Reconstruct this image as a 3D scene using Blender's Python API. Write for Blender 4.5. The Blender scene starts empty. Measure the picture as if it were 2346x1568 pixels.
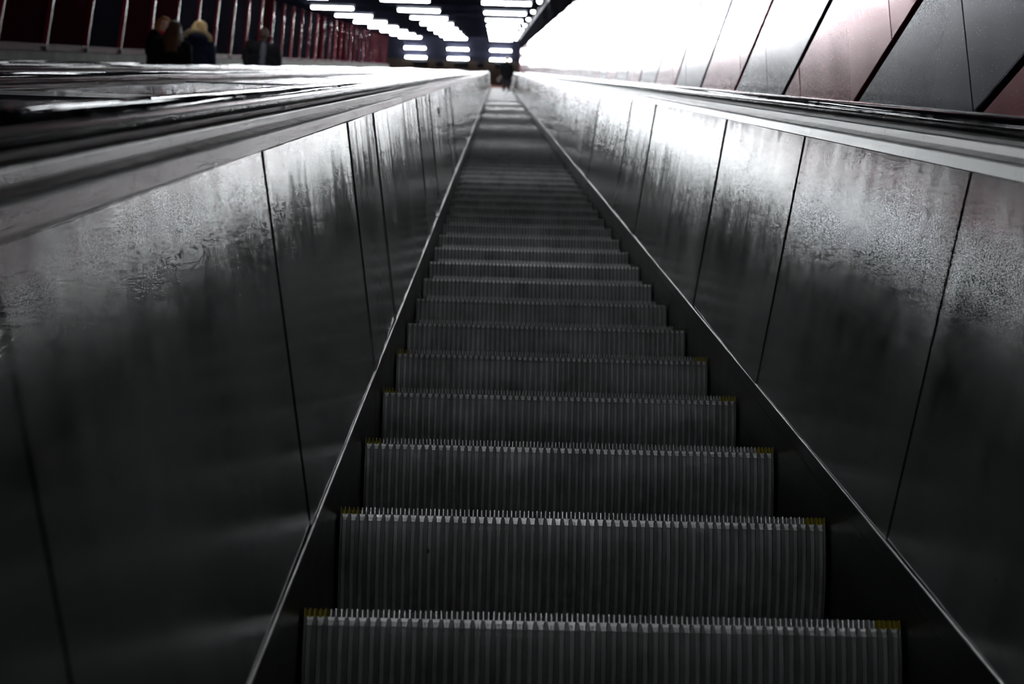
import bpy, bmesh, math, random
from mathutils import Vector, Matrix, Euler
random.seed(7)
scn = bpy.context.scene
C = scn.collection
PI = math.pi
A30 = math.radians(30)
CA, SA = math.cos(A30), math.sin(A30)
RUN, RISE = 0.4, 0.4*math.tan(A30)
PITCH = RUN/CA

def P(x, s, n):
    """incline coordinates (across, along the slope, square to the slope) -> world"""
    return Vector((x, CA*s - SA*n, SA*s + CA*n))

# ------------------------------------------------------------------ materials
def new_mat(name):
    m = bpy.data.materials.new(name); m.use_nodes = True
    nt = m.node_tree; b = nt.nodes['Principled BSDF']
    return m, nt, b

def slope_coords(nt, scale):
    """world position turned into slope axes (x, s, n), then scaled"""
    tc = nt.nodes.new('ShaderNodeNewGeometry')
    r = nt.nodes.new('ShaderNodeMapping'); r.inputs['Rotation'].default_value = (-A30, 0, 0)
    k = nt.nodes.new('ShaderNodeMapping'); k.inputs['Scale'].default_value = scale
    nt.links.new(tc.outputs['Position'], r.inputs['Vector'])
    nt.links.new(r.outputs['Vector'], k.inputs['Vector'])
    return k.outputs['Vector']

def noise(nt, vec, scale, detail=4, rough=.55):
    n = nt.nodes.new('ShaderNodeTexNoise')
    n.inputs['Scale'].default_value = scale; n.inputs['Detail'].default_value = detail
    n.inputs['Roughness'].default_value = rough
    if vec is not None: nt.links.new(vec, n.inputs['Vector'])
    return n.outputs['Fac']

def ramp(nt, fac, stops):
    r = nt.nodes.new('ShaderNodeValToRGB')
    e = r.color_ramp.elements
    while len(e) < len(stops): e.new(0.5)
    for el, (p, c) in zip(e, stops):
        el.position = p; el.color = c if len(c) == 4 else (*c, 1)
    nt.links.new(fac, r.inputs['Fac'])
    return r.outputs['Color']

def math_node(nt, op, a, b):
    n = nt.nodes.new('ShaderNodeMath'); n.operation = op
    for i, v in enumerate((a, b)):
        if isinstance(v, (int, float)): n.inputs[i].default_value = v
        else: nt.links.new(v, n.inputs[i])
    return n.outputs[0]

def maprange(nt, v, a, b, c, d):
    n = nt.nodes.new('ShaderNodeMapRange')
    nt.links.new(v, n.inputs[0])
    for i, x in enumerate((a, b, c, d)): n.inputs[i+1].default_value = x
    return n.outputs[0]

def bump(nt, b, h, strength, dist=.002):
    n = nt.nodes.new('ShaderNodeBump'); n.inputs['Strength'].default_value = strength
    n.inputs['Distance'].default_value = dist
    nt.links.new(h, n.inputs['Height']); nt.links.new(n.outputs['Normal'], b.inputs['Normal'])

def plain(name, col, rough=.5, metal=0., coat=0., coat_rough=.1, spec=.5):
    m, nt, b = new_mat(name)
    b.inputs['Base Color'].default_value = (*col, 1)
    b.inputs['Roughness'].default_value = rough; b.inputs['Metallic'].default_value = metal
    b.inputs['Coat Weight'].default_value = coat; b.inputs['Coat Roughness'].default_value = coat_rough
    b.inputs['Specular IOR Level'].default_value = spec
    # faint unevenness of the finish
    f = noise(nt, slope_coords(nt, (6, 6, 6)), 3.0, 1)
    nt.links.new(maprange(nt, f, .3, .7, max(.02, rough-.05), min(1, rough+.05)), b.inputs['Roughness'])
    return m

def brushed(name, col, rough, aniso, streak=.06, smudge=.1, wave=0.):
    """brushed stainless sheet: grain along the slope, smears down the sheet"""
    m, nt, b = new_mat(name)
    b.inputs['Metallic'].default_value = 1.0
    b.inputs['Anisotropic'].default_value = aniso
    t = nt.nodes.new('ShaderNodeCombineXYZ')
    t.inputs[0].default_value, t.inputs[1].default_value, t.inputs[2].default_value = 0, -SA, CA
    nt.links.new(t.outputs[0], b.inputs['Tangent'])
    grain = noise(nt, slope_coords(nt, (60, 2.2, 420)), 1.0, 2)      # along the slope
    smear = noise(nt, slope_coords(nt, (1.0, 5.5, .9)), 1.0, 3, .6)  # down the sheet
    patch = noise(nt, slope_coords(nt, (3, 3, 3)), 1.0, 3, .5)
    v = math_node(nt, 'ADD', math_node(nt, 'MULTIPLY', smear, .6), math_node(nt, 'MULTIPLY', patch, .4))
    r = maprange(nt, v, .32, .68, max(.03, rough-smudge), rough+smudge)
    r = math_node(nt, 'ADD', r, maprange(nt, grain, .3, .7, -streak, streak))
    nt.links.new(r, b.inputs['Roughness'])
    spots = noise(nt, slope_coords(nt, (70, 70, 70)), 1.0, 2)
    cc = ramp(nt, spots, [(.26, tuple(c*.6 for c in col)), (.33, col)])
    mx = nt.nodes.new('ShaderNodeMixRGB'); mx.blend_type = 'MULTIPLY'; mx.inputs[0].default_value = 1
    nt.links.new(cc, mx.inputs[1])
    nt.links.new(ramp(nt, v, [(.3, (.8, .8, .8)), (.7, (1, 1, 1))]), mx.inputs[2])
    nt.links.new(mx.outputs[0], b.inputs['Base Color'])
    if wave:
        wv = noise(nt, slope_coords(nt, (1.0, 4.2, .40)), 1.0, 2, .5)
        bump(nt, b, wv, 1.0, wave)
    return m

def enamel(name, c1, c2, rough=.32, metal=.25, coat=.10):
    """coated wall sheet with fine flecks and faint vertical wash marks"""
    m, nt, b = new_mat(name)
    tc = nt.nodes.new('ShaderNodeNewGeometry')
    mp = nt.nodes.new('ShaderNodeMapping'); mp.inputs['Scale'].default_value = (1, 4, .6)
    nt.links.new(tc.outputs['Position'], mp.inputs['Vector'])
    wash = noise(nt, mp.outputs['Vector'], 1.0, 2, .5)
    fleck = noise(nt, slope_coords(nt, (1, 1, 1)), 150, 2)
    base = ramp(nt, wash, [(.3, c1), (.7, c2)])
    mx = nt.nodes.new('ShaderNodeMixRGB'); mx.blend_type = 'MIX'
    nt.links.new(ramp(nt, fleck, [(.66, (0, 0, 0)), (.74, (.6, .6, .6))]), mx.inputs[0])
    nt.links.new(base, mx.inputs[1]); mx.inputs[2].default_value = (.6, .58, .6, 1)
    nt.links.new(mx.outputs[0], b.inputs['Base Color'])
    b.inputs['Metallic'].default_value = metal
    nt.links.new(maprange(nt, wash, .3, .7, rough-.02, rough+.02), b.inputs['Roughness'])
    b.inputs['Coat Weight'].default_value = coat; b.inputs['Coat Roughness'].default_value = .09
    b.inputs['Specular IOR Level'].default_value = .13
    bump(nt, b, fleck, .04, .0004)
    return m

M = {}
M['panel'] = brushed('brushed_steel_sheet', (.615, .622, .618), .15, .75, .015, .06, .0055)
M['skirt'] = brushed('dark_skirt_steel', (.06, .06, .06), .36, .4, .04, .06)
M['trim'] = brushed('polished_trim', (.75, .75, .75), .38, .0, .02, .04)
M['moulding'] = brushed('aluminium_moulding', (.25, .25, .25), .40, 0., .02, .03)
M['ledge'] = plain('glossy_black_ledge', (.010, .010, .011), .13, spec=.05)
M['deck'] = brushed('steel_deck', (.5, .5, .53), .12, 0., .01, .02)
M['rubber'] = plain('black_handrail_rubber', (.004, .004, .005), .08, spec=.10)
M['barrier'] = plain('dark_barrier', (.05, .05, .06), .4, .6)
M['tread'] = None
def step_metal(name, c, metal, r0, r1):
    m, nt, b = new_mat(name)
    g = nt.nodes.new('ShaderNodeTexCoord')
    mp = nt.nodes.new('ShaderNodeMapping'); mp.inputs['Scale'].default_value = (40, 40, 3)
    oi = nt.nodes.new('ShaderNodeObjectInfo')
    ad = nt.nodes.new('ShaderNodeVectorMath'); ad.operation = 'ADD'
    nt.links.new(g.outputs['Object'], ad.inputs[0]); nt.links.new(oi.outputs['Location'], ad.inputs[1])
    nt.links.new(ad.outputs[0], mp.inputs['Vector'])
    f = noise(nt, mp.outputs['Vector'], 1.0, 3, .65)
    f2 = noise(nt, ad.outputs[0], 7.0, 3, .6)
    v = math_node(nt, 'ADD', math_node(nt, 'MULTIPLY', f, .5), math_node(nt, 'MULTIPLY', f2, .5))
    nt.links.new(ramp(nt, v, [(.32, (c[0],)*3), (.5, (c[1],)*3), (.68, (c[2],)*3)]), b.inputs['Base Color'])
    b.inputs['Metallic'].default_value = metal
    nt.links.new(maprange(nt, v, .3, .7, r0, r1), b.inputs['Roughness'])
    return m
M['tread'] = step_metal('worn_tread_lit_facet_metal', (.52, .68, .8), .6, .42, .32)
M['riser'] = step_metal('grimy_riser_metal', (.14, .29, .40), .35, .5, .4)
M['cleat'] = step_metal('shade_tinted_cleats', (.06, .13, .20), .35, .5, .4)  # cleats toned darker, so the channels' reflected light is put into colour
M['yellow'] = plain('worn_yellow_paint', (.36, .30, .012), .5, .1)
M['olive'] = plain('worn_off_yellow_paint', (.075, .07, .045), .5, .3)
M['red_enamel'] = enamel('red_wall_enamel', (.22, .026, .045), (.27, .038, .06), .21, .32, .08)
M['grey_enamel'] = enamel('grey_wall_enamel', (.046, .046, .068), (.058, .058, .083), .21, .25, .06)
M['dark_gap'] = plain('black_backing', (.004, .004, .005), .8)
M['ceil'] = plain('dark_blue_ceiling', (.020, .021, .034), .6, spec=0.)
M['hallceil'] = plain('brown_grey_ceiling', (.035, .029, .024), .6, spec=.1)
M['backwall'] = plain('red_brown_wall', (.10, .042, .03), .6, spec=.1)
M['cornice'] = plain('black_cornice', (.008, .008, .010), .9, spec=0.)
M['greytrim'] = plain('grey_ceiling_trim', (.16, .16, .18), .6)
M['cladA'] = plain('maroon_cladding', (.010, .002, .0035), .6, spec=0.)
M['cladB'] = plain('blue_black_cladding', (.005, .005, .0075), .6, spec=0.)
M['fin'] = plain('dark_red_fin', (.085, .006, .014), .36, .1, .14, .12, .25)
M['rail'] = plain('dull_red_rail', (.032, .002, .005), .55, spec=.02)
M['concrete'] = None
def concrete():
    m, nt, b = new_mat('stained_concrete')
    f = noise(nt, slope_coords(nt, (2, 2.2, 1)), 1.5, 7, .65)
    nt.links.new(ramp(nt, f, [(.3, (.022, .023, .02)), (.6, (.07, .07, .062)), (.75, (.11, .107, .09))]), b.inputs['Base Color'])
    b.inputs['Roughness'].default_value = .85
    bump(nt, b, f, .3, .004)
    return m
M['concrete'] = concrete()
M['floor'] = plain('hall_floor_stone', (.16, .15, .14), .4)
M['stepfloor'] = plain('neighbour_step_metal', (.10, .10, .105), .5, .6)
M['housing'] = plain('lamp_housing', (.5, .51, .53), .4, .3)
def glow(name, col, strength):
    m, nt, b = new_mat(name)
    b.inputs['Base Color'].default_value = (.8, .8, .8, 1)
    b.inputs['Emission Color'].default_value = (*col, 1)
    b.inputs['Emission Strength'].default_value = strength
    return m
LAMP = 110.0
EXPOSURE = 0.15
STK_S, STK_N = 5.735, .612
M['tube'] = glow('fluorescent_tube_light', (.94, .975, 1.0), LAMP)
M['spot'] = glow('small_lamp_light', (.9, .95, 1.0), LAMP*.5)

# ------------------------------------------------------------------ mesh helpers
def mesh_obj(name, verts, faces, m, parent=None, smooth=False, loc=None):
    me = bpy.data.meshes.new(name)
    me.from_pydata([tuple(v) for v in verts], [], faces)
    me.update()
    o = bpy.data.objects.new(name, me)
    if m is not None: me.materials.append(m)
    if smooth:
        for p in me.polygons: p.use_smooth = True
    C.objects.link(o)
    if parent is not None: o.parent = parent
    if loc is not None: o.location = loc
    return o

def tag(o, label=None, cat=None, group=None, kind=None):
    if label: o['label'] = label
    if cat: o['category'] = cat
    if group: o['group'] = group
    if kind: o['kind'] = kind
    return o

def empty(name, loc=(0, 0, 0)):
    o = bpy.data.objects.new(name, None); C.objects.link(o); o.location = loc
    o.empty_display_size = .1
    return o

def copy_tree(o):
    c = o.copy(); C.objects.link(c)
    for ch in o.children:
        d = ch.copy(); C.objects.link(d); d.parent = c
        for g in ch.children:
            e = g.copy(); C.objects.link(e); e.parent = d
    return c

class MB:
    def __init__(s): s.v = []; s.f = []
    def add(s, vs, fs):
        k = len(s.v); s.v += [Vector(v) for v in vs]; s.f += [tuple(i+k for i in f) for f in fs]
    def box(s, x0, x1, y0, y1, z0, z1):
        s.add([(x0,y0,z0),(x1,y0,z0),(x1,y1,z0),(x0,y1,z0),(x0,y0,z1),(x1,y0,z1),(x1,y1,z1),(x0,y1,z1)],
              [(0,3,2,1),(4,5,6,7),(0,1,5,4),(1,2,6,5),(2,3,7,6),(3,0,4,7)])
    def sbox(s, x0, x1, s0, s1, n0, n1):
        """box whose sides follow the slope"""
        s.add([P(x0,s0,n0),P(x1,s0,n0),P(x1,s1,n0),P(x0,s1,n0),P(x0,s0,n1),P(x1,s0,n1),P(x1,s1,n1),P(x0,s1,n1)],
              [(0,3,2,1),(4,5,6,7),(0,1,5,4),(1,2,6,5),(2,3,7,6),(3,0,4,7)])
    def cyl(s, a, b, r, seg=12, r2=None):
        a, b = Vector(a), Vector(b); d = (b-a).normalized()
        u = d.orthogonal().normalized(); w = d.cross(u); r2 = r if r2 is None else r2
        vs = []
        for c, q in ((a, r), (b, r2)):
            for i in range(seg):
                t = 2*PI*i/seg; vs.append(c+u*(q*math.cos(t))+w*(q*math.sin(t)))
        fs = [(i, (i+1) % seg, seg+(i+1) % seg, seg+i) for i in range(seg)]
        fs += [tuple(range(seg-1, -1, -1)), tuple(range(seg, 2*seg))]
        s.add(vs, fs)
    def build(s, name, m, parent=None, smooth=False):
        o = mesh_obj(name, s.v, s.f, m, parent, False)
        bm = bmesh.new(); bm.from_mesh(o.data); bmesh.ops.recalc_face_normals(bm, faces=bm.faces); bm.to_mesh(o.data); bm.free()
        if smooth:
            for p in o.data.polygons: p.use_smooth = True
        return o

def sweep(profile, path, name, m, parent=None, smooth=False):
    """closed profile [(x, n)] carried along path [(y, z, slope angle)]"""
    vs, fs, k = [], [], len(profile)
    for (y, z, a) in path:
        for (x, n) in profile: vs.append((x, y - math.sin(a)*n, z + math.cos(a)*n))
    for i in range(len(path)-1):
        for j in range(k):
            a, b = i*k+j, i*k+(j+1) % k
            fs.append((a, b, b+k, a+k))
    fs.append(tuple(range(k))); fs.append(tuple(range((len(path)-1)*k, len(path)*k))[::-1])
    mb = MB(); mb.add(vs, fs)
    return mb.build(name, m, parent, smooth)

S0, S1 = -4.6, 57.6
Z_END, Y_END = SA*S1, CA*S1
def incline_path(level=True, r=1.6, length=1.6, nseg=6):
    p = [(CA*S0, SA*S0, A30), (Y_END, Z_END, A30)]
    if level:
        # the slope eases into the level run at the upper end
        y, z = Y_END, Z_END
        cy, cz = y + SA*r, z - CA*r
        for i in range(1, nseg+1):
            a = A30*(1-i/nseg)
            p.append((cy - math.sin(a)*r, cz + math.cos(a)*r, a))
        p.append((p[-1][0]+length, p[-1][1], 0))
    return p

# ------------------------------------------------------------------ steps
FT = .0155                     # how far the sloped facets run back
NC = 57                       # cells across a step: one riser cleat and two ribs each
W = 1.0
CELL = W/NC
RH = .0135                    # rib height
FZ = -.028                    # lower edge of the sloped facets
def step_tread():
    mb = MB()
    mb.box(-.5, .5, .010, .452, -.040, -RH)
    for i in range(2*NC+1):
        x = -.5 + i*CELL/2
        x0, x1 = max(-.5, x-.001), min(.5, x+.001)
        y0 = .055 if (i < 5 or i > 2*NC-5) else (0.0 if i % 2 == 0 else .003)
        mb.box(x0, x1, y0, .448, -RH-.001, 0 if i % 2 == 0 else -.0008)
    return mb
def step_riser():
    mb = MB()
    H = RISE - .006
    rows = [(FZ - (H+FZ)*t, .060*((t*.93+.07)**1.8)) for t in (0, .1, .2, .3, .4, .5, .6, .7, .8, .9, 1.0)]
    pts = []
    for i in range(NC+1):
        xc = -.5 + i*CELL
        pts += [(xc-.25*CELL, 0), (xc+.25*CELL, 0), (xc+.262*CELL, .009), (xc+.29*CELL, .009),
                (xc+.30*CELL, .0035), (xc+.70*CELL, .0035), (xc+.71*CELL, .009), (xc+.738*CELL, .009)]
    pts = [(min(.5, max(-.5, x)), y) for x, y in pts]
    pts = pts[:NC*8+2]
    k = len(pts); vs, fs = [], []
    nr = len(rows)
    for (x0, p0), (x1, p1) in zip(pts[:-1], pts[1:]):
        if abs(x1-x0) < 1e-9 and abs(p1-p0) < 1e-9: continue
        b = len(vs)
        for z, yy in rows: vs += [(x0, p0+yy, z), (x1, p1+yy, z)]
        for r in range(nr-1): fs.append((b+2*r, b+2*r+2, b+2*r+3, b+2*r+1))
    for xs in ((-.5, -.5), (.5, .5), (.5, -.5)):
        # end webs and backing sheet
        b = len(vs)
        for z, yy in rows:
            if xs[0] == xs[1]: vs += [(xs[0], yy, z), (xs[1], yy+.02, z)]
            else: vs += [(xs[0], yy+.02, z), (xs[1], yy+.02, z)]
        for r in range(nr-1):
            q = (b+2*r, b+2*r+1, b+2*r+3, b+2*r+2)
            fs.append(q if xs[0] < 0 else q[::-1])
    mb.add(vs, fs); mb.n_strip = len(fs)
    y0 = rows[0][1]
    # cleat tips that taper into the ribs, sloped facets between them
    for i in range(NC+1):
        xc = -.5 + i*CELL
        cl = lambda x: min(.5, max(-.5, x))
        a, bq = cl(xc-.25*CELL), cl(xc+.25*CELL)
        c, d = cl(xc-.075*CELL), cl(xc+.075*CELL)
        mb.add([(a, y0, FZ), (bq, y0, FZ), (d, .001, -RH), (c, .001, -RH)], [(0, 1, 2, 3)])
        if i < NC:
            f0, f1, g0, g1 = xc+.29*CELL, xc+.71*CELL, xc+.20*CELL, xc+.80*CELL
            mb.add([(f0, y0+.001, FZ), (f1, y0+.001, FZ), (g1, FT, -RH), (g0, FT, -RH)], [(0, 1, 2, 3)])
            e = cl(xc+CELL-.075*CELL); e2 = cl(xc+CELL-.25*CELL)
            mb.add([(bq, y0, FZ), (f0, y0+.001, FZ), (g0, FT, -RH), (d, .001, -RH)], [(0, 1, 2, 3)])
            mb.add([(f1, y0+.001, FZ), (e2, y0, FZ), (e, .001, -RH), (g1, FT, -RH)], [(0, 1, 2, 3)])
            mb.add([(f0, y0+.001, FZ), (f1, y0+.001, FZ), (f1, y0+.006, FZ-.001), (f0, y0+.006, FZ-.001)], [(0, 3, 2, 1)])
    return mb
def step_mark(sg):
    mb = MB()
    a, b = sorted((sg*.5, sg*(.5-2*CELL)))
    mb.box(a, b, .0112, .054, -RH, -RH+.0015)
    for i in range(5):
        x = sg*(.5 - i*CELL/2)
        lo, hi = max(-.5, x-.001), min(.5, x+.001)
        mb.box(lo, hi, .0002 if i % 2 == 0 else .003, .0545, -RH-.001, 0)
    mb.box(a, b, .040, .052, -RH, -.0012)
    return mb
ORD = ['lowest', 'second', 'third', 'fourth', 'fifth', 'sixth', 'seventh', 'eighth', 'ninth', 'tenth', 'eleventh', 'twelfth',
       'thirteenth', 'fourteenth', 'fifteenth', 'sixteenth', 'seventeenth', 'eighteenth', 'nineteenth', 'twentieth']
proto = empty('escalator_step')
step_tread().build('tread', M['tread'], proto)
rb = step_riser()
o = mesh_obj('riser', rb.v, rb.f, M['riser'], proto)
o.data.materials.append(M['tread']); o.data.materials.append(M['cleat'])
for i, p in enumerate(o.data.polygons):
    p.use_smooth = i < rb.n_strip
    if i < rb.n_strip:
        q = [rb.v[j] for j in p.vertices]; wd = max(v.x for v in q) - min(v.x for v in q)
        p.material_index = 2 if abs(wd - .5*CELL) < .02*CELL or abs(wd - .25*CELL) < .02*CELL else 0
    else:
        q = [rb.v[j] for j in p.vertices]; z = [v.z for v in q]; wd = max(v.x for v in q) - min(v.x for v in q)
        p.material_index = 1 if abs(wd - .60*CELL) < .02*CELL else 2  # facets in brighter tread metal, painting in the light they catch
for sg in (-1, 1):
    o = step_mark(sg).build('demarcation_strip', M['yellow'], proto)
    o['label'] = 'worn yellow marking on the step corner'
NSTEP = 130
for k in range(NSTEP):
    o = proto if k == 0 else copy_tree(proto)
    o.location = (0, RUN*k, RISE*k)
    if k == 0: lab = 'lowest ribbed escalator step in the photo, cut off by the bottom edge'
    elif k == 1: lab = 'second escalator step up, with a brown crumb stuck on its riser'
    elif k < 20: lab = 'dark ribbed metal escalator step, %s one up from the bottom edge' % ORD[k]
    elif k in (108,): lab = 'pale far escalator step the person in black stands on'
    elif k < 60: lab = 'escalator step in the blurred grey flight above the twentieth step'
    else: lab = 'far escalator step in the pale blurred bands towards the top landing'
    g = 'sharp escalator steps' if k < 20 else ('blurred escalator steps' if k < 60 else 'far escalator steps')
    if k == 108: g = None
    tag(o, lab, 'step', g)
    if k == 108 and 'group' in o: del o['group']
    # the paint has worn off the upper steps
    for ch in o.children:
        if ch.name.startswith('demarcation') and k > 4:
            ch.material_slots[0].link = 'OBJECT'; ch.material_slots[0].material = M['olive']
            if 'label' in ch: del ch['label']

# ------------------------------------------------------------------ balustrades and handrails
def handrail_profile(xc, sg):
    c = xc + sg*.667
    pts = []
    w, t, n0 = .043, .036, .799
    # rounded top and sides, lips turned under
    for a in range(0, 181, 15):
        t_ = math.radians(a)
        ca, sa = math.cos(t_), math.sin(t_)
        pts.append((c + w*math.copysign(abs(ca)**.62, ca), n0+.010 + (t-.010)*abs(sa)**.62))
    pts += [(c-w*.96, n0+.003), (c-w*.75, n0), (c-w*.45, n0), (c-w*.42, n0+.012), (c+w*.42, n0+.012), (c+w*.45, n0), (c+w*.75, n0), (c+w*.96, n0+.003)]
    return pts
def hand_rail(xc, sg, label):
    path = incline_path(True, 1.6, 1.2)
    y, z, _ = path[-1]
    # turned down round the newel end
    r = .33
    prof = handrail_profile(xc, sg)
    top = .835
    for i in range(1, 9):
        a = -PI*i/8
        # rotate the section about the newel centre (y, z+top-r)
        cy, cz = y, z + top - r
        path.append((cy - math.sin(a)*(r-top), cz + math.cos(a)*(r-top), a))
    o = sweep(prof, path, 'escalator_handrail', M['rubber'], None, True)
    md = o.modifiers.new('edges', 'EDGE_SPLIT'); md.split_angle = math.radians(40)
    return tag(o, label, 'handrail', 'black escalator handrails')

J_LEFT = [.128, 1.21, 1.88, 2.83]
J_RIGHT = [.126, 1.174, 2.22, 3.03]
def joints(first):
    j = sorted(first)
    while j[0] > S0+1: j.insert(0, j[0]-1.05)
    while j[-1] < S1-1.2: j.append(j[-1]+(1.05 if len(j) % 2 else .98))
    return [S0] + j[1:] + [S1]
def balustrade(xc, sg, label, first, detailed=True):
    X = lambda u: xc + sg*u
    root = empty('escalator_balustrade', P(X(.6), S0, 0)); root_loc = root.location.copy()
    tag(root, label, 'balustrade', 'escalator balustrades')
    inv = Matrix.Translation(-root_loc)
    kids = []
    flat = [(CA*S0, SA*S0, A30), (Y_END, Z_END, A30)]
    lvl = incline_path(True, 1.6, 1.2)
    def sw(prof, name, m, path=None, smooth=False):
        o = sweep([(X(u), n) for u, n in prof], path or lvl, name, m, root, smooth); kids.append(o); return o
    sw([(.506, -.32), (.506, .053), (.516, .053), (.516, -.32)], 'skirt_panel', M['skirt'])
    sw([(.508, .050), (.5045, .053), (.5030, .056), (.5030, .089), (.520, .089), (.520, .050)], 'skirt_trim', M['skirt'])
    o = sw([(.5040, .0892), (.5032, .0897), (.5029, .0907), (.5033, .0919), (.5042, .0925), (.5064, .0925), (.5064, .0892)], 'trim_edge', M['trim'])  # bright bead that paints in the highlight of the lit top edge
    o['label'] = 'bright edge line with painted-in highlight'
    rnd = random.Random(int(xc*100)+sg)
    js = joints(first) if detailed else [S0, S1]
    for a, b in zip(js[:-1], js[1:]):
        yw = rnd.uniform(-.0048, .0048); t0, t1, t2, t3 = [q*yw + rnd.uniform(-.0008, .0008) for q in (1, -1, 1, -1)] if detailed else (0, 0, 0, 0)
        a2, b2 = a+.0006, b-.0006
        # slightly bowed sheet
        vs, fs = [], []
        NU = 6
        for iv in range(NU+1):
            v = iv/NU
            for iu in range(NU+1):
                u = iu/NU
                off = (t0*(1-u)+t1*u)*(1-v) + (t2*(1-u)+t3*u)*v + rnd.uniform(-1, 1)*.0001
                uu = .507 + (.580-.507)*v + off + .0012*math.sin(PI*u)*math.sin(PI*v)
                vs.append(P(X(uu), a2+(b2-a2)*u, .093+.650*v))
        for iv in range(NU):
            for iu in range(NU):
                q = iv*(NU+1)+iu
                fs.append((q, q+1, q+NU+2, q+NU+1))
        n0 = len(vs)
        for v, u in ((0, 0), (0, 1), (1, 1), (1, 0)):
            vs.append(P(X(.513+.073*v), a2+(b2-a2)*u, .093+.650*v))
        fs.append((n0, n0+3, n0+2, n0+1))
        c = [0, NU, (NU+1)*(NU+1)-1, (NU+1)*NU]
        edge = [[i for i in range(NU+1)], [NU+(NU+1)*i for i in range(NU+1)], [c[2]-i for i in range(NU+1)], [c[3]-(NU+1)*i for i in range(NU+1)]]
        for e, (p, q) in zip(edge, ((0, 1), (1, 2), (2, 3), (3, 0))):
            fs.append(tuple(e)+(n0+q, n0+p))
        mb = MB(); mb.add(vs, fs)
        o = mb.build('side_panel', M['panel'], root, True)
        md = o.modifiers.new('edges', 'EDGE_SPLIT'); md.split_angle = math.radians(30)
        kids.append(o)
    # backing behind the sheet joints
    sw([(.5145, .05), (.5875, .743), (.60, .743), (.60, .05)], 'backing_frame', M['dark_gap'])
    sw([(.5790, .7445), (.5815, .7445), (.5868, .7640), (.5880, .7660), (.5905, .7672), (.5960, .7680), (.5960, .7445)], 'inner_strip', M['moulding'])
    sw([(.5962, .7450), (.5962, .7680), (.6205, .7735), (.6205, .7450)], 'ledge', M['ledge'])
    sw([(.6207, .7450), (.6210, .7765), (.6213, .7860), (.6225, .7880), (.6250, .7886), (.6340, .7888), (.6340, .7450)], 'guide_strip', M['trim'])
    o = sw([(.6342, .7450), (.6342, .7888), (.6400, .7890), (.6415, .7830), (.6505, .7830), (.6512, .8075), (.6828, .8075), (.6835, .7830),
            (.6930, .7830), (.6945, .7900), (.7300, .7900), (.7350, .7860), (.7350, .70), (.60, .70)], 'deck_moulding', M['moulding'])
    # newel block at the level upper end
    y, z, _ = lvl[-1]
    mb = MB()
    seg = 10; r = .27; vs = []
    xa, xb = sorted((X(.60), X(.735)))
    cz = z + .765 - r
    ring = [(y, z+.765)] + [(y + r*math.sin(PI*i/seg), cz + r*math.cos(PI*i/seg)) for i in range(1, seg)] + [(y, cz-r), (y-.4, cz-r), (y-.4, z+.765)]
    vs = [(xa, p, q) for p, q in ring] + [(xb, p, q) for p, q in ring]
    k = len(ring)
    mb.add(vs, [tuple(range(k)), tuple(range(2*k-1, k-1, -1))] + [(i, (i+1) % k, k+(i+1) % k, k+i) for i in range(k)])
    kids.append(mb.build('newel_end', M['moulding'], root))
    for o in kids:
        o.data.transform(inv)
    return root
XB, XCC, XWALL = -2.32, -4.70, -5.90
RW = 1.0
balustrade(0, -1, 'brushed steel balustrade with a black sticker, between the near steps and the central deck', J_LEFT)
balustrade(0, 1, 'brushed steel balustrade along the red and grey panelled wall', J_RIGHT)
balustrade(XB, 1, 'dark balustrade edge of the neighbouring escalator beyond the central deck', J_RIGHT, False)
balustrade(XB, -1, 'far balustrade edge of the middle escalator, a thin bright line', J_LEFT, False)
balustrade(XCC, 1, 'balustrade edge that hides the legs of the three riders', J_RIGHT, False)
balustrade(XCC, -1, 'outermost balustrade edge below the dark finned wall', J_LEFT, False)
hand_rail(0, -1, 'thick black handrail with white reflections, left of the near steps')
hand_rail(0, 1, 'black handrail running along under the red and grey panelled wall')
hand_rail(XB, 1, 'black handrail just across the pale central deck')
hand_rail(XB, -1, 'black handrail on the far side of the middle escalator')
hand_rail(XCC, 1, 'handrail right in front of the three riders')
hand_rail(XCC, -1, 'handrail behind the riders, nearest the finned wall')

# decks between the escalators
DN = .789
def deck(x0, x1, label, bars):
    root = empty('escalator_deck', P((x0+x1)/2, S0, DN)); L = root.location.copy(); kids = []
    tag(root, label, 'deck', 'metal decks between the handrails')
    x0, x1 = sorted((x0, x1))
    j = S0; n = 0
    mb = MB(); mb.sbox(x0, x1, S0, S1, DN-.03, DN); kids.append(mb.build('deck_cover', M['deck'], root))
    for s, w in bars:
        mb = MB()
        xa, xb = x0+.004, x1-.004
        prof = [(0, DN+.0002), (.004, DN+.006), (w-.004, DN+.006), (w, DN+.0002)]
        vs = [P(xa, s+a, n_) for a, n_ in prof] + [P(xb, s+a, n_) for a, n_ in prof]
        mb.add(vs, [(0, 1, 2, 3), (7, 6, 5, 4), (0, 4, 5, 1), (1, 5, 6, 2), (2, 6, 7, 3), (3, 7, 4, 0)])
        kids.append(mb.build('barrier_plate', M['barrier'], root))
    for o in kids: o.data.transform(Matrix.Translation(-L))
    return root
deck(-.736, XB+.736, 'pale steel deck with dark cross plates between the first two escalators', [(.93, .33), (3.5, .1)] + [(6.7+3.15*i, .1) for i in range(16)])
deck(XB-.736, XCC+.736, 'narrow steel deck between the middle and the far escalator', [(2.0+3.15*i, .1) for i in range(17)])
deck(XCC-.736, XWALL+.11, 'steel deck strip at the foot of the dark finned wall', [])
deck(.736, RW-.004, 'steel deck strip at the foot of the panelled wall', [])

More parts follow.
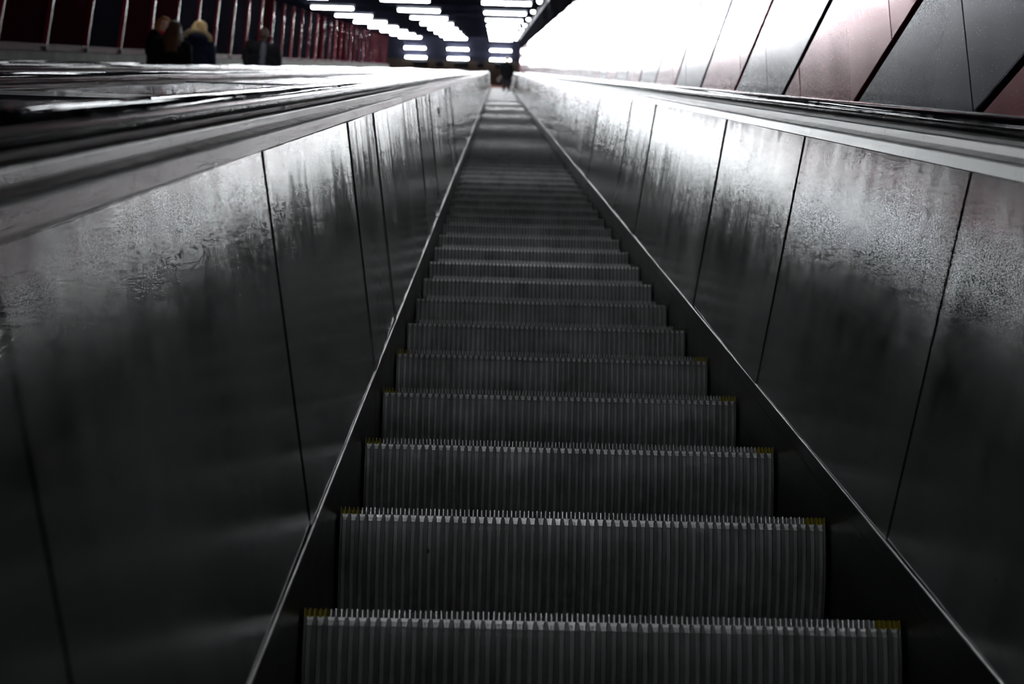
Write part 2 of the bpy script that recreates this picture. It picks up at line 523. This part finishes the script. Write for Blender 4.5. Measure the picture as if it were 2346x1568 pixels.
# stepped floor of the neighbouring escalators (steps seen only from above)
for nm, xc in (('floor', XB), ('floor', XCC)):
    vs, fs = [], []
    k0, k1 = -6, NSTEP
    for sgn in (-.5, .5):
        for k in range(k0, k1):
            vs += [(xc+sgn, RUN*k, RISE*(k-1)), (xc+sgn, RUN*k, RISE*k)]
        vs.append((xc+sgn, RUN*k1, RISE*(k1-1)))
    h = len(vs)//2
    fs = [(i, i+1, h+i+1, h+i) for i in range(h-1)]
    o = mesh_obj(nm, vs, fs, M['stepfloor'])
    tag(o, kind='structure')

# ------------------------------------------------------------------ right wall: level courses of coated sheet, red and grey by turns
wr = empty('wall_right', P(RW, 0, .8)); tag(wr, kind='structure'); Lw = wr.location.copy()
ZC0, CH, GAP = 1.790, .508, .025
NTOP = 2.06
def course(i):
    """one level course: sheets 0.987 long with open vertical joints, ends cut where slope and cornice cross it"""
    z0, z1 = ZC0 + CH*i + GAP/2, ZC0 + CH*(i+1) - GAP/2
    zm = (z0+z1)/2
    ya = (CA*z0 - NTOP)/SA - .0     # upper end, under the cornice
    yb = (CA*z1 - .55)/SA
    ph = (.612 if i % 2 else .118)
    if i % 2 == 0: ph = .118
    mb = MB()
    L = .987
    k = math.floor((ya-ph)/L)
    y = ph + k*L
    while y < yb:
        a, b = max(y+.0012, ya), min(y+L-.0012, yb)
        if b - a > .02:
            bow = random.uniform(-.0012, .0012)
            e = .003
            vs = [(RW+e, a, z0), (RW+e, b, z0), (RW+e, b, z1), (RW+e, a, z1),
                  (RW, a+e, z0+e), (RW, b-e, z0+e), (RW+bow, b-e, z1-e), (RW+bow, a+e, z1-e),
                  (RW+.02, a, z0), (RW+.02, b, z0), (RW+.02, b, z1), (RW+.02, a, z1)]
            mb.add(vs, [(4, 5, 6, 7), (0, 1, 5, 4), (1, 2, 6, 5), (2, 3, 7, 6), (3, 0, 4, 7),
                        (0, 8, 9, 1), (1, 9, 10, 2), (2, 10, 11, 3), (3, 11, 8, 0), (8, 11, 10, 9)])
        y += L
    o = mb.build('cladding_course', M['red_enamel'] if i % 2 == 0 else M['grey_enamel'], wr)
    o.data.transform(Matrix.Translation(-Lw))
    o['label'] = 'dull red course of wall sheets' if i % 2 == 0 else 'grey course of wall sheets'
for i in range(-4, 63): course(i)
mb = MB(); mb.sbox(RW+.05, RW+.09, S0, 61.5, .3, 2.5)
o = mb.build('wall_backing', M['dark_gap'], wr); o.data.transform(Matrix.Translation(-Lw))

# ------------------------------------------------------------------ left wall: dark cladding between red fins, rail, concrete plinth
wl = empty('wall_left', P(XWALL, 0, .8)); tag(wl, kind='structure'); Ll = wl.location.copy()
lk = []
nz = lambda y, n: (n + SA*y)/CA
FY = [11.0+1.275*k for k in range(-6, 32)]
rr = random.Random(3)
for a, b in zip(FY[:-1], FY[1:]):
    vs = []
    for x in (XWALL, XWALL-.04):
        for y, n in ((a+.02, .99), (b+.0, .99), (b+.0, 2.46), (a+.02, 2.46)): vs.append((x, y, nz(y, n)))
    mb = MB(); mb.add(vs, [(0, 1, 2, 3), (7, 6, 5, 4), (0, 4, 5, 1), (1, 5, 6, 2), (2, 6, 7, 3), (3, 7, 4, 0)])
    lk.append(mb.build('cladding_panel', M['cladA'] if rr.random() < .45 else M['cladB'], wl))
for y in FY:
    d = .060; w = .013
    vs = []
    prof = [(XWALL-.01, y-w), (XWALL+d-.012, y-w), (XWALL+d, y-w*.6), (XWALL+d, y+w*.6), (XWALL+d-.012, y+w), (XWALL-.01, y+w)]
    vs = [(x, q, nz(q, 1.02)) for x, q in prof] + [(x, q, nz(q, 2.44)) for x, q in prof]
    k = 6
    mb = MB(); mb.add(vs, [tuple(range(k)), tuple(range(2*k-1, k-1, -1))] + [(i, (i+1) % k, k+(i+1) % k, k+i) for i in range(k)])
    lk.append(mb.build('fin', M['fin'], wl))
    mb = MB(); s = y/CA + .5*1.0/CA*1.0
    yy = y - .13
    sl = CA*yy + SA*nz(yy, .985)
    mb.sbox(XWALL+.09, XWALL+.125, sl-.05, sl+.05, .955, 1.012)
    lk.append(mb.build('fin_bracket', M['dark_gap'], wl))
mb = MB(); mb.sbox(XWALL-.04, XWALL+.10, S0, 60.2, .950, 1.012); mb.sbox(XWALL-.04, XWALL+.108, S0, 60.2, 1.012, 1.030)
lk.append(mb.build('base_rail', M['rail'], wl))
mb = MB(); mb.sbox(XWALL-.06, XWALL+.085, S0, 60.2, .3, .949)
lk.append(mb.build('concrete_plinth', M['concrete'], wl))
for o in lk: o.data.transform(Matrix.Translation(-Ll))

# ------------------------------------------------------------------ ceiling, cornice, upper hall
NCEIL = 2.44
SC = 60.6
mb = MB()
for i in range(32):
    a = -14 + (SC+14)*i/32; b = -14 + (SC+14)*(i+1)/32
    mb.sbox(XWALL-.1, .93, a+.006, b-.006, NCEIL, NCEIL+.06)
mb.sbox(XWALL-.1, .93, -14, SC, NCEIL+.03, NCEIL+.08)
o = mb.build('ceiling', M['ceil']); tag(o, kind='structure')
mb = MB()
prof = [(.90, NCEIL+.02), (.90, 2.30), (.955, 2.10), (1.0, 2.045), (1.09, 2.045), (1.09, NCEIL+.08), (.90, NCEIL+.08)]
o = sweep(prof, [(CA*S0, SA*S0, A30), (CA*61, SA*61, A30)], 'trim_1', M['cornice']); tag(o, kind='structure')
o = sweep([(.80, NCEIL-.012), (.80, NCEIL), (.899, NCEIL), (.899, NCEIL-.05), (.885, NCEIL-.05), (.885, NCEIL-.012)], [(CA*S0, SA*S0, A30), (CA*60.5, SA*60.5, A30)], 'trim_2', M['greytrim']); tag(o, kind='structure')
# black board under the cornice whose lower edge steps down course by course
mb = MB(); st = CH/SA
a = S0
i = 0
while a < 60.5:
    b = min(a+st*.5, 61)
    mb.add([P(x, s_, n) for x in (.962, .990) for s_, n in ((a, 2.10), (b, 2.10), (b, 1.965), (a, 2.055))],
           [(0, 1, 2, 3), (7, 6, 5, 4), (0, 4, 5, 1), (1, 5, 6, 2), (2, 6, 7, 3), (3, 7, 4, 0)])
    a = b
o = mb.build('trim_3', M['cornice']); tag(o, kind='structure')
YT, ZT = RUN*NSTEP, RISE*(NSTEP-1)
crest = P(0, SC, NCEIL)
# hall ceiling: dark strip that carries the two last rows of lamps, then brown-grey
mb = MB(); mb.box(XWALL-.6, 1.6, crest.y, crest.y+2.2, crest.z, crest.z+.08)
o = mb.build('ceiling', M['ceil']); tag(o, kind='structure')
mb = MB(); mb.box(XWALL-.6, 1.6, crest.y+2.2, YT+4.3, crest.z+.02, crest.z+.1)
o = mb.build('ceiling', M['hallceil']); tag(o, kind='structure')
mb = MB(); mb.box(XWALL-.6, 1.6, YT+4.0, YT+4.15, ZT-.02, crest.z+.02)
o = mb.build('wall_back', M['backwall']); tag(o, kind='structure')
mb = MB(); mb.box(XWALL-.6, 1.6, YT+.02, YT+4.0, ZT-.14, ZT)
o = mb.build('floor', M['floor']); tag(o, kind='structure')
mb = MB(); mb.box(XWALL-.75, XWALL-.6, CA*58, YT+4.15, ZT-.14, crest.z+.1)
o = mb.build('wall_left', M['hallceil']); tag(o, kind='structure')
mb = MB(); mb.box(1.45, 1.6, crest.y-1.2, YT+4.0, ZT-.02, crest.z+.02)
o = mb.build('wall_right', M['cornice']); tag(o, kind='structure')

# ------------------------------------------------------------------ lamps
def lamp_mesh():
    root = empty('hanging_tube_lamp')
    mb = MB()
    prof = [(-.035, .10), (-.055, .085), (-.055, .035), (-.05, .03), (.05, .03), (.055, .035), (.055, .085), (.035, .10)]
    vs = [(-.565, a, b) for a, b in prof] + [(.565, a, b) for a, b in prof]; k = len(prof)
    mb.add(vs, [tuple(range(k)), tuple(range(2*k-1, k-1, -1))] + [(i, (i+1) % k, k+(i+1) % k, k+i) for i in range(k)])
    for sg in (-1, 1): mb.box(min(sg*.535, sg*.56), max(sg*.535, sg*.56), -.022, .022, -.02, .032)
    mb.build('lamp_housing', M['housing'], root)
    mb = MB(); mb.cyl((-.534, 0, 0), (.534, 0, 0), .026, 14)
    mb.build('lamp_tube', M['tube'], root, False)
    return root
lp = lamp_mesh(); used = [False]
DIM = {}
def lamp(pos, tilt, label, group, level=1.0):
    o = lp if not used[0] else copy_tree(lp); used[0] = True
    o.location = pos; o.rotation_euler = (tilt, 0, 0)
    tag(o, label, 'ceiling light', group)
    if level not in DIM: DIM[level] = glow('fluorescent_tube_light', (.94, .975, 1.0), LAMP*level)
    for ch in o.children:
        if ch.name.startswith('lamp_tube'):
            ch.material_slots[0].link = 'OBJECT'; ch.material_slots[0].material = DIM[level]
COLX = [(-4.55, 'over the far escalator', 'column nearest the finned wall'), (-2.29, 'over the middle escalator', 'middle column'), (-.03, 'over the near steps', 'column nearest the panelled wall')]
ROWN = ['first', 'second', 'third', 'fourth', 'fifth', 'sixth', 'seventh', 'eighth']
for cx, where, col in COLX:
    for k in range(-6, 8):
        s = 25.2 + 4.65*k
        if k < 0: lab, g = 'white tube light on the ceiling above the photo, %s' % col, 'near tube lights, ' + col
        else: lab, g = 'glowing white tube light, %s from the top edge in the %s' % (ROWN[k], col), 'tube lights on the sloping ceiling'
        lamp(P(cx, s, 2.335), A30, lab, g, {-6: .28, -5: .16, -4: .2, -3: .28, -2: .48, -1: .85, 0: 1.2, 1: 1.5, 2: 1.9}.get(k, 2.2))
    for j, t in enumerate((.95, 1.90)):
        lamp((cx, crest.y+t, crest.z-.10), 0, 'white tube light %s, %s of the two separate lowest rows' % (where, ('upper', 'lower')[j]), 'tube lights of the upper hall', 2.6)
sp = empty('bulkhead_lamp'); mb = MB()
mb.sbox(-.05, .05, -.16, .16, .03, .06); mb.build('lamp_housing', M['housing'], sp)
mb = MB()
ring = 12; vs = []
for q, (rx, ry, z) in enumerate(((.045, .14, .03), (.04, .13, 0), (.02, .08, -.018))):
    for i in range(ring):
        t = 2*PI*i/ring; vs.append(P(rx*math.cos(t), ry*math.sin(t), z))
mb.add(vs, [(q*ring+i, q*ring+(i+1) % ring, (q+1)*ring+(i+1) % ring, (q+1)*ring+i) for q in range(2) for i in range(ring)] + [tuple(range(2*ring, 3*ring)), tuple(range(ring))[::-1]])
mb.build('lamp_globe', M['spot'], sp)
for k in range(8):
    o = sp if k == 0 else copy_tree(sp)
    o.location = P(.70, 25.0+4.65*k, 2.375)
    tag(o, 'small bright lamp beside the dark cornice, %s from the top edge' % ROWN[k], 'lamp', 'small lamps along the cornice')

# dark boxes on the hall ceiling beyond the lamps
for i, (x, w) in enumerate(((-4.35, .8), (-3.3, .4), (-2.15, .75), (-1.1, .35), (.05, .7))):
    mb = MB(); mb.box(-w/2, w/2, -.25, .25, -.09, .018); o = mb.build('ceiling_vent', M['cornice'])
    o.location = (x, crest.y+2.55, crest.z)
    tag(o, 'dark box on the hall ceiling, %s' % ('under the lowest tube nearest the finned wall', 'between the first two columns of tubes', 'under the lowest tube of the middle column', 'between the middle tube and the person', 'under the lowest tube by the person')[i], 'vent', 'dark boxes on the hall ceiling')

# ------------------------------------------------------------------ small things
mb = MB(); ring = 10
o = None
def blob(name, pos, rad, m, label, cat, seed):
    r_ = random.Random(seed)
    bm = bmesh.new(); bmesh.ops.create_icosphere(bm, subdivisions=3, radius=1)
    for v in bm.verts:
        d = v.co.copy(); f = 1 + .25*math.sin(5*d.x+seed)*math.cos(4*d.z+seed) + r_.uniform(-.06, .06)
        v.co = Vector((d.x*rad[0]*f, d.y*rad[1]*f, d.z*rad[2]*f))
    me = bpy.data.meshes.new(name); bm.to_mesh(me); bm.free(); me.materials.append(m)
    for p in me.polygons: p.use_smooth = True
    o = bpy.data.objects.new(name, me); C.objects.link(o); o.location = pos
    return tag(o, label, cat)
blob('crumb', (-.318, .4085, RISE+FZ-.058), (.0026, .0022, .0045), plain('brown_crumb', (.12, .07, .03), .8), 'tiny brown crumb stuck to the riser of the second step', 'crumb', 3)
mb = MB()
q0 = [(-.55, 0), (-.2, .9), (.5, 1.0), (.6, .2), (.3, -.4), (.25, -1.1), (-.1, -1.0), (-.15, -.45)]
vs = []
for d in (.0035, .0015):
    for a, b in q0:
        n = STK_N + b*.030
        u = .507 + .073*(n-.093)/.65
        vs.append(P(-(u - d), STK_S + a*.075, n))
k = len(q0)
mb.add([v - P(-.57, STK_S, STK_N) for v in vs], [tuple(range(k)), tuple(range(2*k-1, k-1, -1))] + [(i, (i+1) % k, k+(i+1) % k, k+i) for i in range(k)])
o = mb.build('sticker', M['cornice']); o.location = P(-.57, STK_S, STK_N)
tag(o, 'small torn black sticker on the upper part of the steel balustrade sheet', 'sticker')

# ------------------------------------------------------------------ people
def fabric(name, col, rough=.85, scale=60):
    m, nt, b = new_mat(name)
    tc = nt.nodes.new('ShaderNodeTexCoord')
    f = noise(nt, tc.outputs['Object'], scale, 4)
    nt.links.new(ramp(nt, f, [(.3, tuple(c*.7 for c in col)), (.7, col)]), b.inputs['Base Color'])
    b.inputs['Roughness'].default_value = rough; b.inputs['Specular IOR Level'].default_value = .04
    bump(nt, b, f, .3, .003)
    return m
def hairmat(name, c1, c2):
    m, nt, b = new_mat(name)
    tc = nt.nodes.new('ShaderNodeTexCoord')
    mp = nt.nodes.new('ShaderNodeMapping'); mp.inputs['Scale'].default_value = (90, 90, 6)
    nt.links.new(tc.outputs['Object'], mp.inputs['Vector'])
    f = noise(nt, mp.outputs['Vector'], 1.0, 4)
    nt.links.new(ramp(nt, f, [(.3, c1), (.7, c2)]), b.inputs['Base Color'])
    b.inputs['Roughness'].default_value = .5; b.inputs['Specular IOR Level'].default_value = .08
    bump(nt, b, f, .5, .004)
    return m
SKIN = plain('skin', (.42, .24, .17), .5)
DSKIN = plain('skin_dark', (.022, .013, .009), .7, spec=.1)
EYE = plain('eye_surface', (.05, .04, .035), .2)
BLACKWOOL = fabric('black_wool', (.0035, .0035, .0045)); NAVY = fabric('navy_cloth', (.012, .015, .032))
DENIM = fabric('dark_trouser_cloth', (.012, .013, .018)); GREYKNIT = fabric('grey_knit', (.045, .045, .055))
LEATHER = plain('black_leather', (.008, .008, .008), .35)
FUR = fabric('tan_fur', (.42, .32, .19), .9, 90); REDKNIT = fabric('red_knit', (.42, .03, .05), .8, 40)
WHITECLOTH = fabric('white_cloth', (.5, .5, .5))
H_AUB = hairmat('auburn_hair', (.13, .045, .012), (.30, .12, .035)); H_BRN = hairmat('dark_brown_hair', (.016, .008, .004), (.06, .026, .012))
H_BLD = hairmat('blonde_hair', (.30, .19, .08), (.55, .40, .20)); H_BLK = hairmat('black_hair', (.003, .0025, .0025), (.008, .007, .007))
H_LT = hairmat('light_brown_hair', (.22, .15, .08), (.40, .29, .16))

def capsule(bm, a, b, ra, rb, seg=14):
    a, b = Vector(a), Vector(b); d = b-a; L = d.length
    if L < 1e-6: return ellipsoid(bm, a, (ra, ra, ra))
    q = d.to_track_quat('Z', 'Y').to_matrix()
    rings = []
    for i in range(6): rings.append((-ra*math.cos(i*PI/10), ra*math.sin(i*PI/10)))
    for i in range(5, -1, -1): rings.append((L+rb*math.cos(i*PI/10), rb*math.sin(i*PI/10)))
    vr = []
    for z, r in rings:
        if r < 1e-6: vr.append([bm.verts.new(a+q@Vector((0, 0, z)))])
        else: vr.append([bm.verts.new(a+q@Vector((r*math.cos(2*PI*t/seg), r*math.sin(2*PI*t/seg), z))) for t in range(seg)])
    for r0, r1 in zip(vr[:-1], vr[1:]):
        for t in range(seg):
            t2 = (t+1) % seg
            if len(r0) == 1: bm.faces.new((r0[0], r1[t2], r1[t]))
            elif len(r1) == 1: bm.faces.new((r0[t], r0[t2], r1[0]))
            else: bm.faces.new((r0[t], r0[t2], r1[t2], r1[t]))
def ellipsoid(bm, c, r, rot=(0, 0, 0), sub=3):
    mat = Matrix.Translation(c) @ Euler(rot).to_matrix().to_4x4() @ Matrix.Diagonal((*r, 1))
    bmesh.ops.create_icosphere(bm, subdivisions=sub, radius=1, matrix=mat)
def fused(name, prims, m, parent, voxel=.010, smooth=4, rough=0, seed=1):
    """shapes grown together into one continuous surface"""
    bm = bmesh.new()
    for p in prims:
        if p[0] == 'c': capsule(bm, *p[1:])
        else: ellipsoid(bm, *p[1:])
    bmesh.ops.recalc_face_normals(bm, faces=bm.faces)
    me = bpy.data.meshes.new(name+'_raw'); bm.to_mesh(me); bm.free()
    t = bpy.data.objects.new('tmp', me); C.objects.link(t)
    r = t.modifiers.new('r', 'REMESH'); r.mode = 'VOXEL'; r.voxel_size = voxel; r.use_smooth_shade = True
    if smooth:
        s = t.modifiers.new('s', 'SMOOTH'); s.factor = .5; s.iterations = smooth
    dg = bpy.context.evaluated_depsgraph_get()
    out = bpy.data.meshes.new_from_object(t.evaluated_get(dg)); out.name = name
    bpy.data.objects.remove(t); bpy.data.meshes.remove(me)
    if rough:
        r_ = random.Random(seed)
        for v in out.vertices:
            v.co += v.normal * (r_.uniform(-1, 1)*rough)
    for p in out.polygons: p.use_smooth = True
    out.materials.clear(); out.materials.append(m)
    o = bpy.data.objects.new(name, out); C.objects.link(o)
    if parent is not None: o.parent = parent
    return o

def person(loc, rz, H, label, group, hair, coat, legs, skin=SKIN, hairstyle='long', turn=0., nod=0., hem=.70, arms=('hang', 'hang'), wide=1., fur=None, hat=None, scarf=None, shirt=None, beard=False):
    k = H/1.75
    root = empty('person', loc); root.rotation_euler = (0, 0, rz); root.scale = (k, k, k)
    tag(root, label, 'person', group)
    HR = Matrix.Translation((0, .01, 1.53)) @ Euler((nod, 0, turn)).to_matrix().to_4x4() @ Matrix.Translation((0, -.01, -1.53))
    hp = lambda x, y, z: tuple(HR @ Vector((x, y, z)))
    hrot = (nod, 0, turn)
    body = []
    # head: skull, face, jaw, nose, brow, lips, ears, neck
    body += [('e', hp(0, -.005, 1.655), (.074, .092, .092), hrot), ('e', hp(0, .022, 1.605), (.060, .070, .085), hrot), ('e', hp(0, .050, 1.555), (.040, .040, .034), hrot),
             ('c', hp(0, .088, 1.628), hp(0, .105, 1.598), .009, .013), ('e', hp(0, .082, 1.652), (.052, .014, .010), hrot), ('e', hp(0, .086, 1.567), (.022, .010, .008), hrot)]
    for s in (-1, 1): body.append(('e', hp(s*.074, -.002, 1.615), (.012, .022, .032), hrot))
    body += [('c', (0, -.008, 1.44), hp(0, -.002, 1.56), .058, .050),
             ('c', (-.13, -.01, 1.40), (.13, -.01, 1.40), .060, .060), ('e', (0, 0, 1.27), (.155, .105, .17)), ('e', (0, 0, 1.08), (.135, .098, .15)), ('e', (0, -.005, .95), (.160, .110, .12))]
    sh = {}
    for s, pose in zip((-1, 1), arms):
        S = (s*.185, -.01, 1.395)
        if pose == 'hang': E_, Wr, T = (s*.235, -.03, 1.12), (s*.245, .04, .885), Vector((s*.0, .02, -1))
        elif pose == 'fore': E_, Wr, T = (s*.225, -.02, 1.12), (s*.20, .20, 1.06), Vector((s*-.1, 1, 0))
        else: E_, Wr, T = (s*.225, .03, 1.13), (s*.11, .20, 1.27), Vector((s*-.6, .5, .6))
        sh[s] = (S, E_, Wr)
        body += [('c', S, E_, .052, .040), ('c', E_, Wr, .040, .027)]
        T.normalize(); side = Vector((0, 1, 0)) if pose == 'hang' else Vector((s, 0, 0))
        side = (side - T*side.dot(T)).normalized(); palm_n = T.cross(side)
        w = Vector(Wr)
        body += [('c', w, w+T*.035, .025, .026), ('c', w+T*.03-side*.022, w+T*.085-side*.026, .015, .013), ('c', w+T*.03, w+T*.09, .016, .014), ('c', w+T*.03+side*.022, w+T*.085+side*.026, .015, .013)]
        for i, (off, ln) in enumerate(((-.033, .055), (-.011, .072), (.011, .078), (.033, .070))):
            b0 = w+T*.088+side*off; cu = palm_n*(s*.018)
            b1 = b0+T*ln*.5+cu*.5; b2 = b1+T*ln*.5+cu*1.4
            body += [('c', b0, b1, .0098, .0092), ('c', b1, b2, .0092, .0080)]
        th = w+T*.03+side*.03
        body += [('c', th, th+T*.035+side*.030, .013, .011), ('c', th+T*.035+side*.030, th+T*.070+side*.036, .011, .009)]
    for s in (-1, 1):
        body += [('c', (s*.085, 0, .90), (s*.095, .012, .49), .085, .056), ('c', (s*.095, .012, .49), (s*.10, -.02, .09), .054, .036), ('c', (s*.10, -.03, .06), (s*.11, .12, .04), .036, .032)]
    fused('body', body, skin, root, .0088, 3)
    for s in (-1, 1):
        bm = bmesh.new(); ellipsoid(bm, hp(s*.030, .083, 1.632), (.012, .008, .008), hrot, 2)
        me = bpy.data.meshes.new('eye'); bm.to_mesh(me); bm.free(); me.materials.append(EYE)
        e = bpy.data.objects.new('eye', me); C.objects.link(e); e.parent = root
    ct = [('c', (-.15*wide, -.012, 1.39), (.15*wide, -.012, 1.39), .080, .080), ('e', (0, 0, 1.26), (.215*wide, .150, .19)), ('e', (0, 0, 1.06), (.205*wide, .150, .22)), ('e', (0, 0, .90), (.22*wide, .155, .20)),
          ('c', (-.04, -.01, 1.44), (.04, -.01, 1.44), .075, .075)]
    if hem < .78:
        ct += [('e', (0, 0, (hem+.90)/2), (.225*wide, .16, (.90-hem)/2+.10))]
    for s in (-1, 1):
        S, E_, Wr = sh[s]; Ew = (E_[0]*wide, E_[1], E_[2]); Sw = (S[0]*wide, S[1], S[2])
        ct += [('c', Sw, Ew, .078, .062), ('c', Ew, tuple(Vector(Ew).lerp(Vector(Wr), .93)), .062, .046)]
    fused('coat', ct, coat, root, .014, 5)
    tr = []
    for s in (-1, 1):
        tr += [('c', (s*.085, 0, .92), (s*.095, .012, .49), .100, .070), ('c', (s*.095, .012, .49), (s*.10, -.02, .13), .068, .054)]
    tr.append(('e', (0, 0, .93), (.170, .118, .10)))
    fused('trousers', tr, legs, root, .013, 4)
    for s in (-1, 1):
        fused('shoe', [('c', (s*.10, -.055, .048), (s*.105, .05, .046), .046, .047), ('c', (s*.105, .05, .044), (s*.113, .145, .036), .046, .034), ('c', (s*.10, -.03, .06), (s*.10, -.03, .13), .050, .052)], LEATHER, root, .010, 3)
    # hair
    hr_ = [('e', hp(0, -.022, 1.668), (.092, .100, .098), hrot), ('e', hp(0, -.055, 1.62), (.085, .065, .085), hrot)]
    if hairstyle == 'long':
        hr_ += [('e', hp(0, .030, 1.722), (.070, .055, .034), hrot)]
        for i in range(9):
            t = -1 + 2*i/8
            top = hp(t*.080, -.055 + .05*t*t, 1.63)
            hr_ += [('c', top, (t*.115, -.115+.075*t*t, 1.43), .034, .036), ('c', (t*.115, -.115+.075*t*t, 1.43), (t*.125, -.150+.06*t*t, 1.24-.03*(i % 2)), .036, .018)]
    elif hairstyle == 'mid':
        hr_ += [('e', hp(0, .030, 1.724), (.072, .055, .036), hrot)]
        for i in range(9):
            t = -1 + 2*i/8
            hr_ += [('c', hp(t*.084, -.050+.065*t*t, 1.64), hp(t*.100, -.085+.10*t*t, 1.50-.02*(i % 2)), .034, .028)]
    else:
        hr_ += [('e', hp(0, .022, 1.722), (.064, .055, .026), hrot)]
    fused('hair', hr_, hair, root, .011, 3, .0035 if hairstyle != 'short' else .0015, 5)
    if fur is not None:
        fr = []
        for i in range(13):
            a = PI*(-.12 + 1.24*i/12)
            fr.append(('e', (.155*math.cos(a), -.065-.075*math.sin(a), 1.455+.045*math.sin(a)), (.052, .055, .050)))
        o = fused('fur_hood', fr, fur, root, .011, 2, .007, 9); o['label'] = 'tan fur edge of the hood'
        fused('hood', [('e', (0, -.125, 1.40), (.15, .075, .11)), ('e', (0, -.10, 1.34), (.12, .07, .10))], coat, root, .013, 4)
    if hat is not None:
        o = fused('knitted_hat', [('e', hp(0, -.075, 1.665), (.092, .075, .075), hrot), ('e', hp(0, -.085, 1.60), (.080, .060, .070), hrot)], hat, root, .011, 3); o['label'] = 'red knitted hat'
    if scarf is not None:
        fused('scarf', [('e', (.105*math.cos(2*PI*i/12), .085*math.sin(2*PI*i/12), 1.475), (.045, .045, .036)) for i in range(12)], scarf, root, .011, 3)
    if shirt is not None:
        o = fused('shirt_front', [('e', (0, .118, 1.20), (.062, .052, .22)), ('e', (0, .125, .95), (.062, .050, .20))], shirt, root, .012, 3); o['label'] = 'grey front of the shirt in the open coat'
    return root

def tread_at(k, fy): return RUN*k+fy, RISE*k
G = 'riders on the far escalator'
y, z = tread_at(30, .12)
person((-4.80, y, z), math.radians(-100), 1.72, 'person with auburn hair and red knitted hat, half hidden behind the brown-haired rider', G, H_AUB, BLACKWOOL, DENIM, hairstyle='mid', turn=math.radians(-45), nod=-.1, hat=REDKNIT, arms=('fore', 'hang'), scarf=REDKNIT)
y, z = tread_at(29, .12)
person((-4.515, y, z), math.radians(14), 1.645, 'person with long dark brown hair and a black coat, seen from behind', G, H_BRN, BLACKWOOL, DENIM, hairstyle='long', turn=.2, wide=1.05)
y, z = tread_at(32, .12)
person((-4.54, y, z), math.radians(20), 1.72, 'blonde person in a navy coat with a tan fur-edged hood', G, H_BLD, NAVY, DENIM, hairstyle='mid', turn=math.radians(38), fur=FUR, wide=1.02)
y, z = tread_at(44, .14)
person((-4.68, y, z), math.radians(195), 1.83, 'dark person in a wide open black coat over a grey shirt', G, H_BLK, BLACKWOOL, DENIM, skin=DSKIN, hairstyle='short', wide=1.30, shirt=GREYKNIT, hem=.6)
y, z = tread_at(108, .17)
person((.23, y, z), math.radians(5), 1.74, 'person in a dark coat standing high up on the near flight of steps', None, H_LT, BLACKWOOL, DENIM, hairstyle='short', hem=.72, wide=1.08)
# bag carried by the person at the top
bag = empty('shoulder_bag', (-.13, y, z+.40)); tag(bag, 'black bag held low beside the person high up on the steps', 'bag')
fused('pouch', [('e', (0, 0, .17), (.075, .17, .16)), ('e', (0, 0, .08), (.085, .18, .09))], LEATHER, bag, .014, 4)
mb = MB()
pp = [(.0, -.09, .30), (.02, -.08, .36), (.055, -.02, .395), (.055, .06, .395), (.02, .09, .36), (.0, .10, .30)]
for a, b in zip(pp[:-1], pp[1:]): mb.cyl(a, b, .010, 8)
mb.build('strap', LEATHER, bag)

# ------------------------------------------------------------------ camera, world, view
w = bpy.data.worlds.new('World'); scn.world = w; w.use_nodes = True
w.node_tree.nodes['Background'].inputs[0].default_value = (0, 0, 0, 1)
w.node_tree.nodes['Background'].inputs[1].default_value = 0
cam = bpy.data.cameras.new('camera'); co = bpy.data.objects.new('camera', cam); C.objects.link(co)
loc = Vector((-.20301718, -1.99109225, -.12966015))
yaw, pitch, roll = [math.radians(v) for v in (1.14241457, 16.82954926, 1.16636811)]
F = 2659.94
f = Vector((math.sin(yaw)*math.cos(pitch), math.cos(yaw)*math.cos(pitch), math.sin(pitch)))
r = Vector((math.cos(yaw), -math.sin(yaw), 0)); u = r.cross(f)
r2 = r*math.cos(roll)+u*math.sin(roll); u2 = -r*math.sin(roll)+u*math.cos(roll)
m = Matrix((r2, u2, -f)).transposed().to_4x4(); m.translation = loc
co.matrix_world = m
cam.sensor_fit = 'HORIZONTAL'; cam.sensor_width = 36; cam.lens = F*36/2346
cam.clip_start = .02; cam.clip_end = 300
cam.dof.use_dof = True; cam.dof.focus_distance = 2.75; cam.dof.aperture_fstop = 4.2
scn.camera = co
scn.view_settings.view_transform = 'Standard'; scn.view_settings.look = 'None'
scn.view_settings.exposure = EXPOSURE; scn.view_settings.gamma = 1; scn.view_settings.use_curve_mapping = False
scn.cycles.use_denoising = True
scn.cycles.max_bounces = 5; scn.cycles.diffuse_bounces = 2; scn.cycles.glossy_bounces = 3; scn.cycles.transmission_bounces = 1
scn.cycles.use_adaptive_sampling = True; scn.cycles.adaptive_threshold = .18; scn.cycles.adaptive_min_samples = 14
scn.cycles.caustics_reflective = False; scn.cycles.caustics_refractive = False
scn.cycles.sample_clamp_indirect = 20
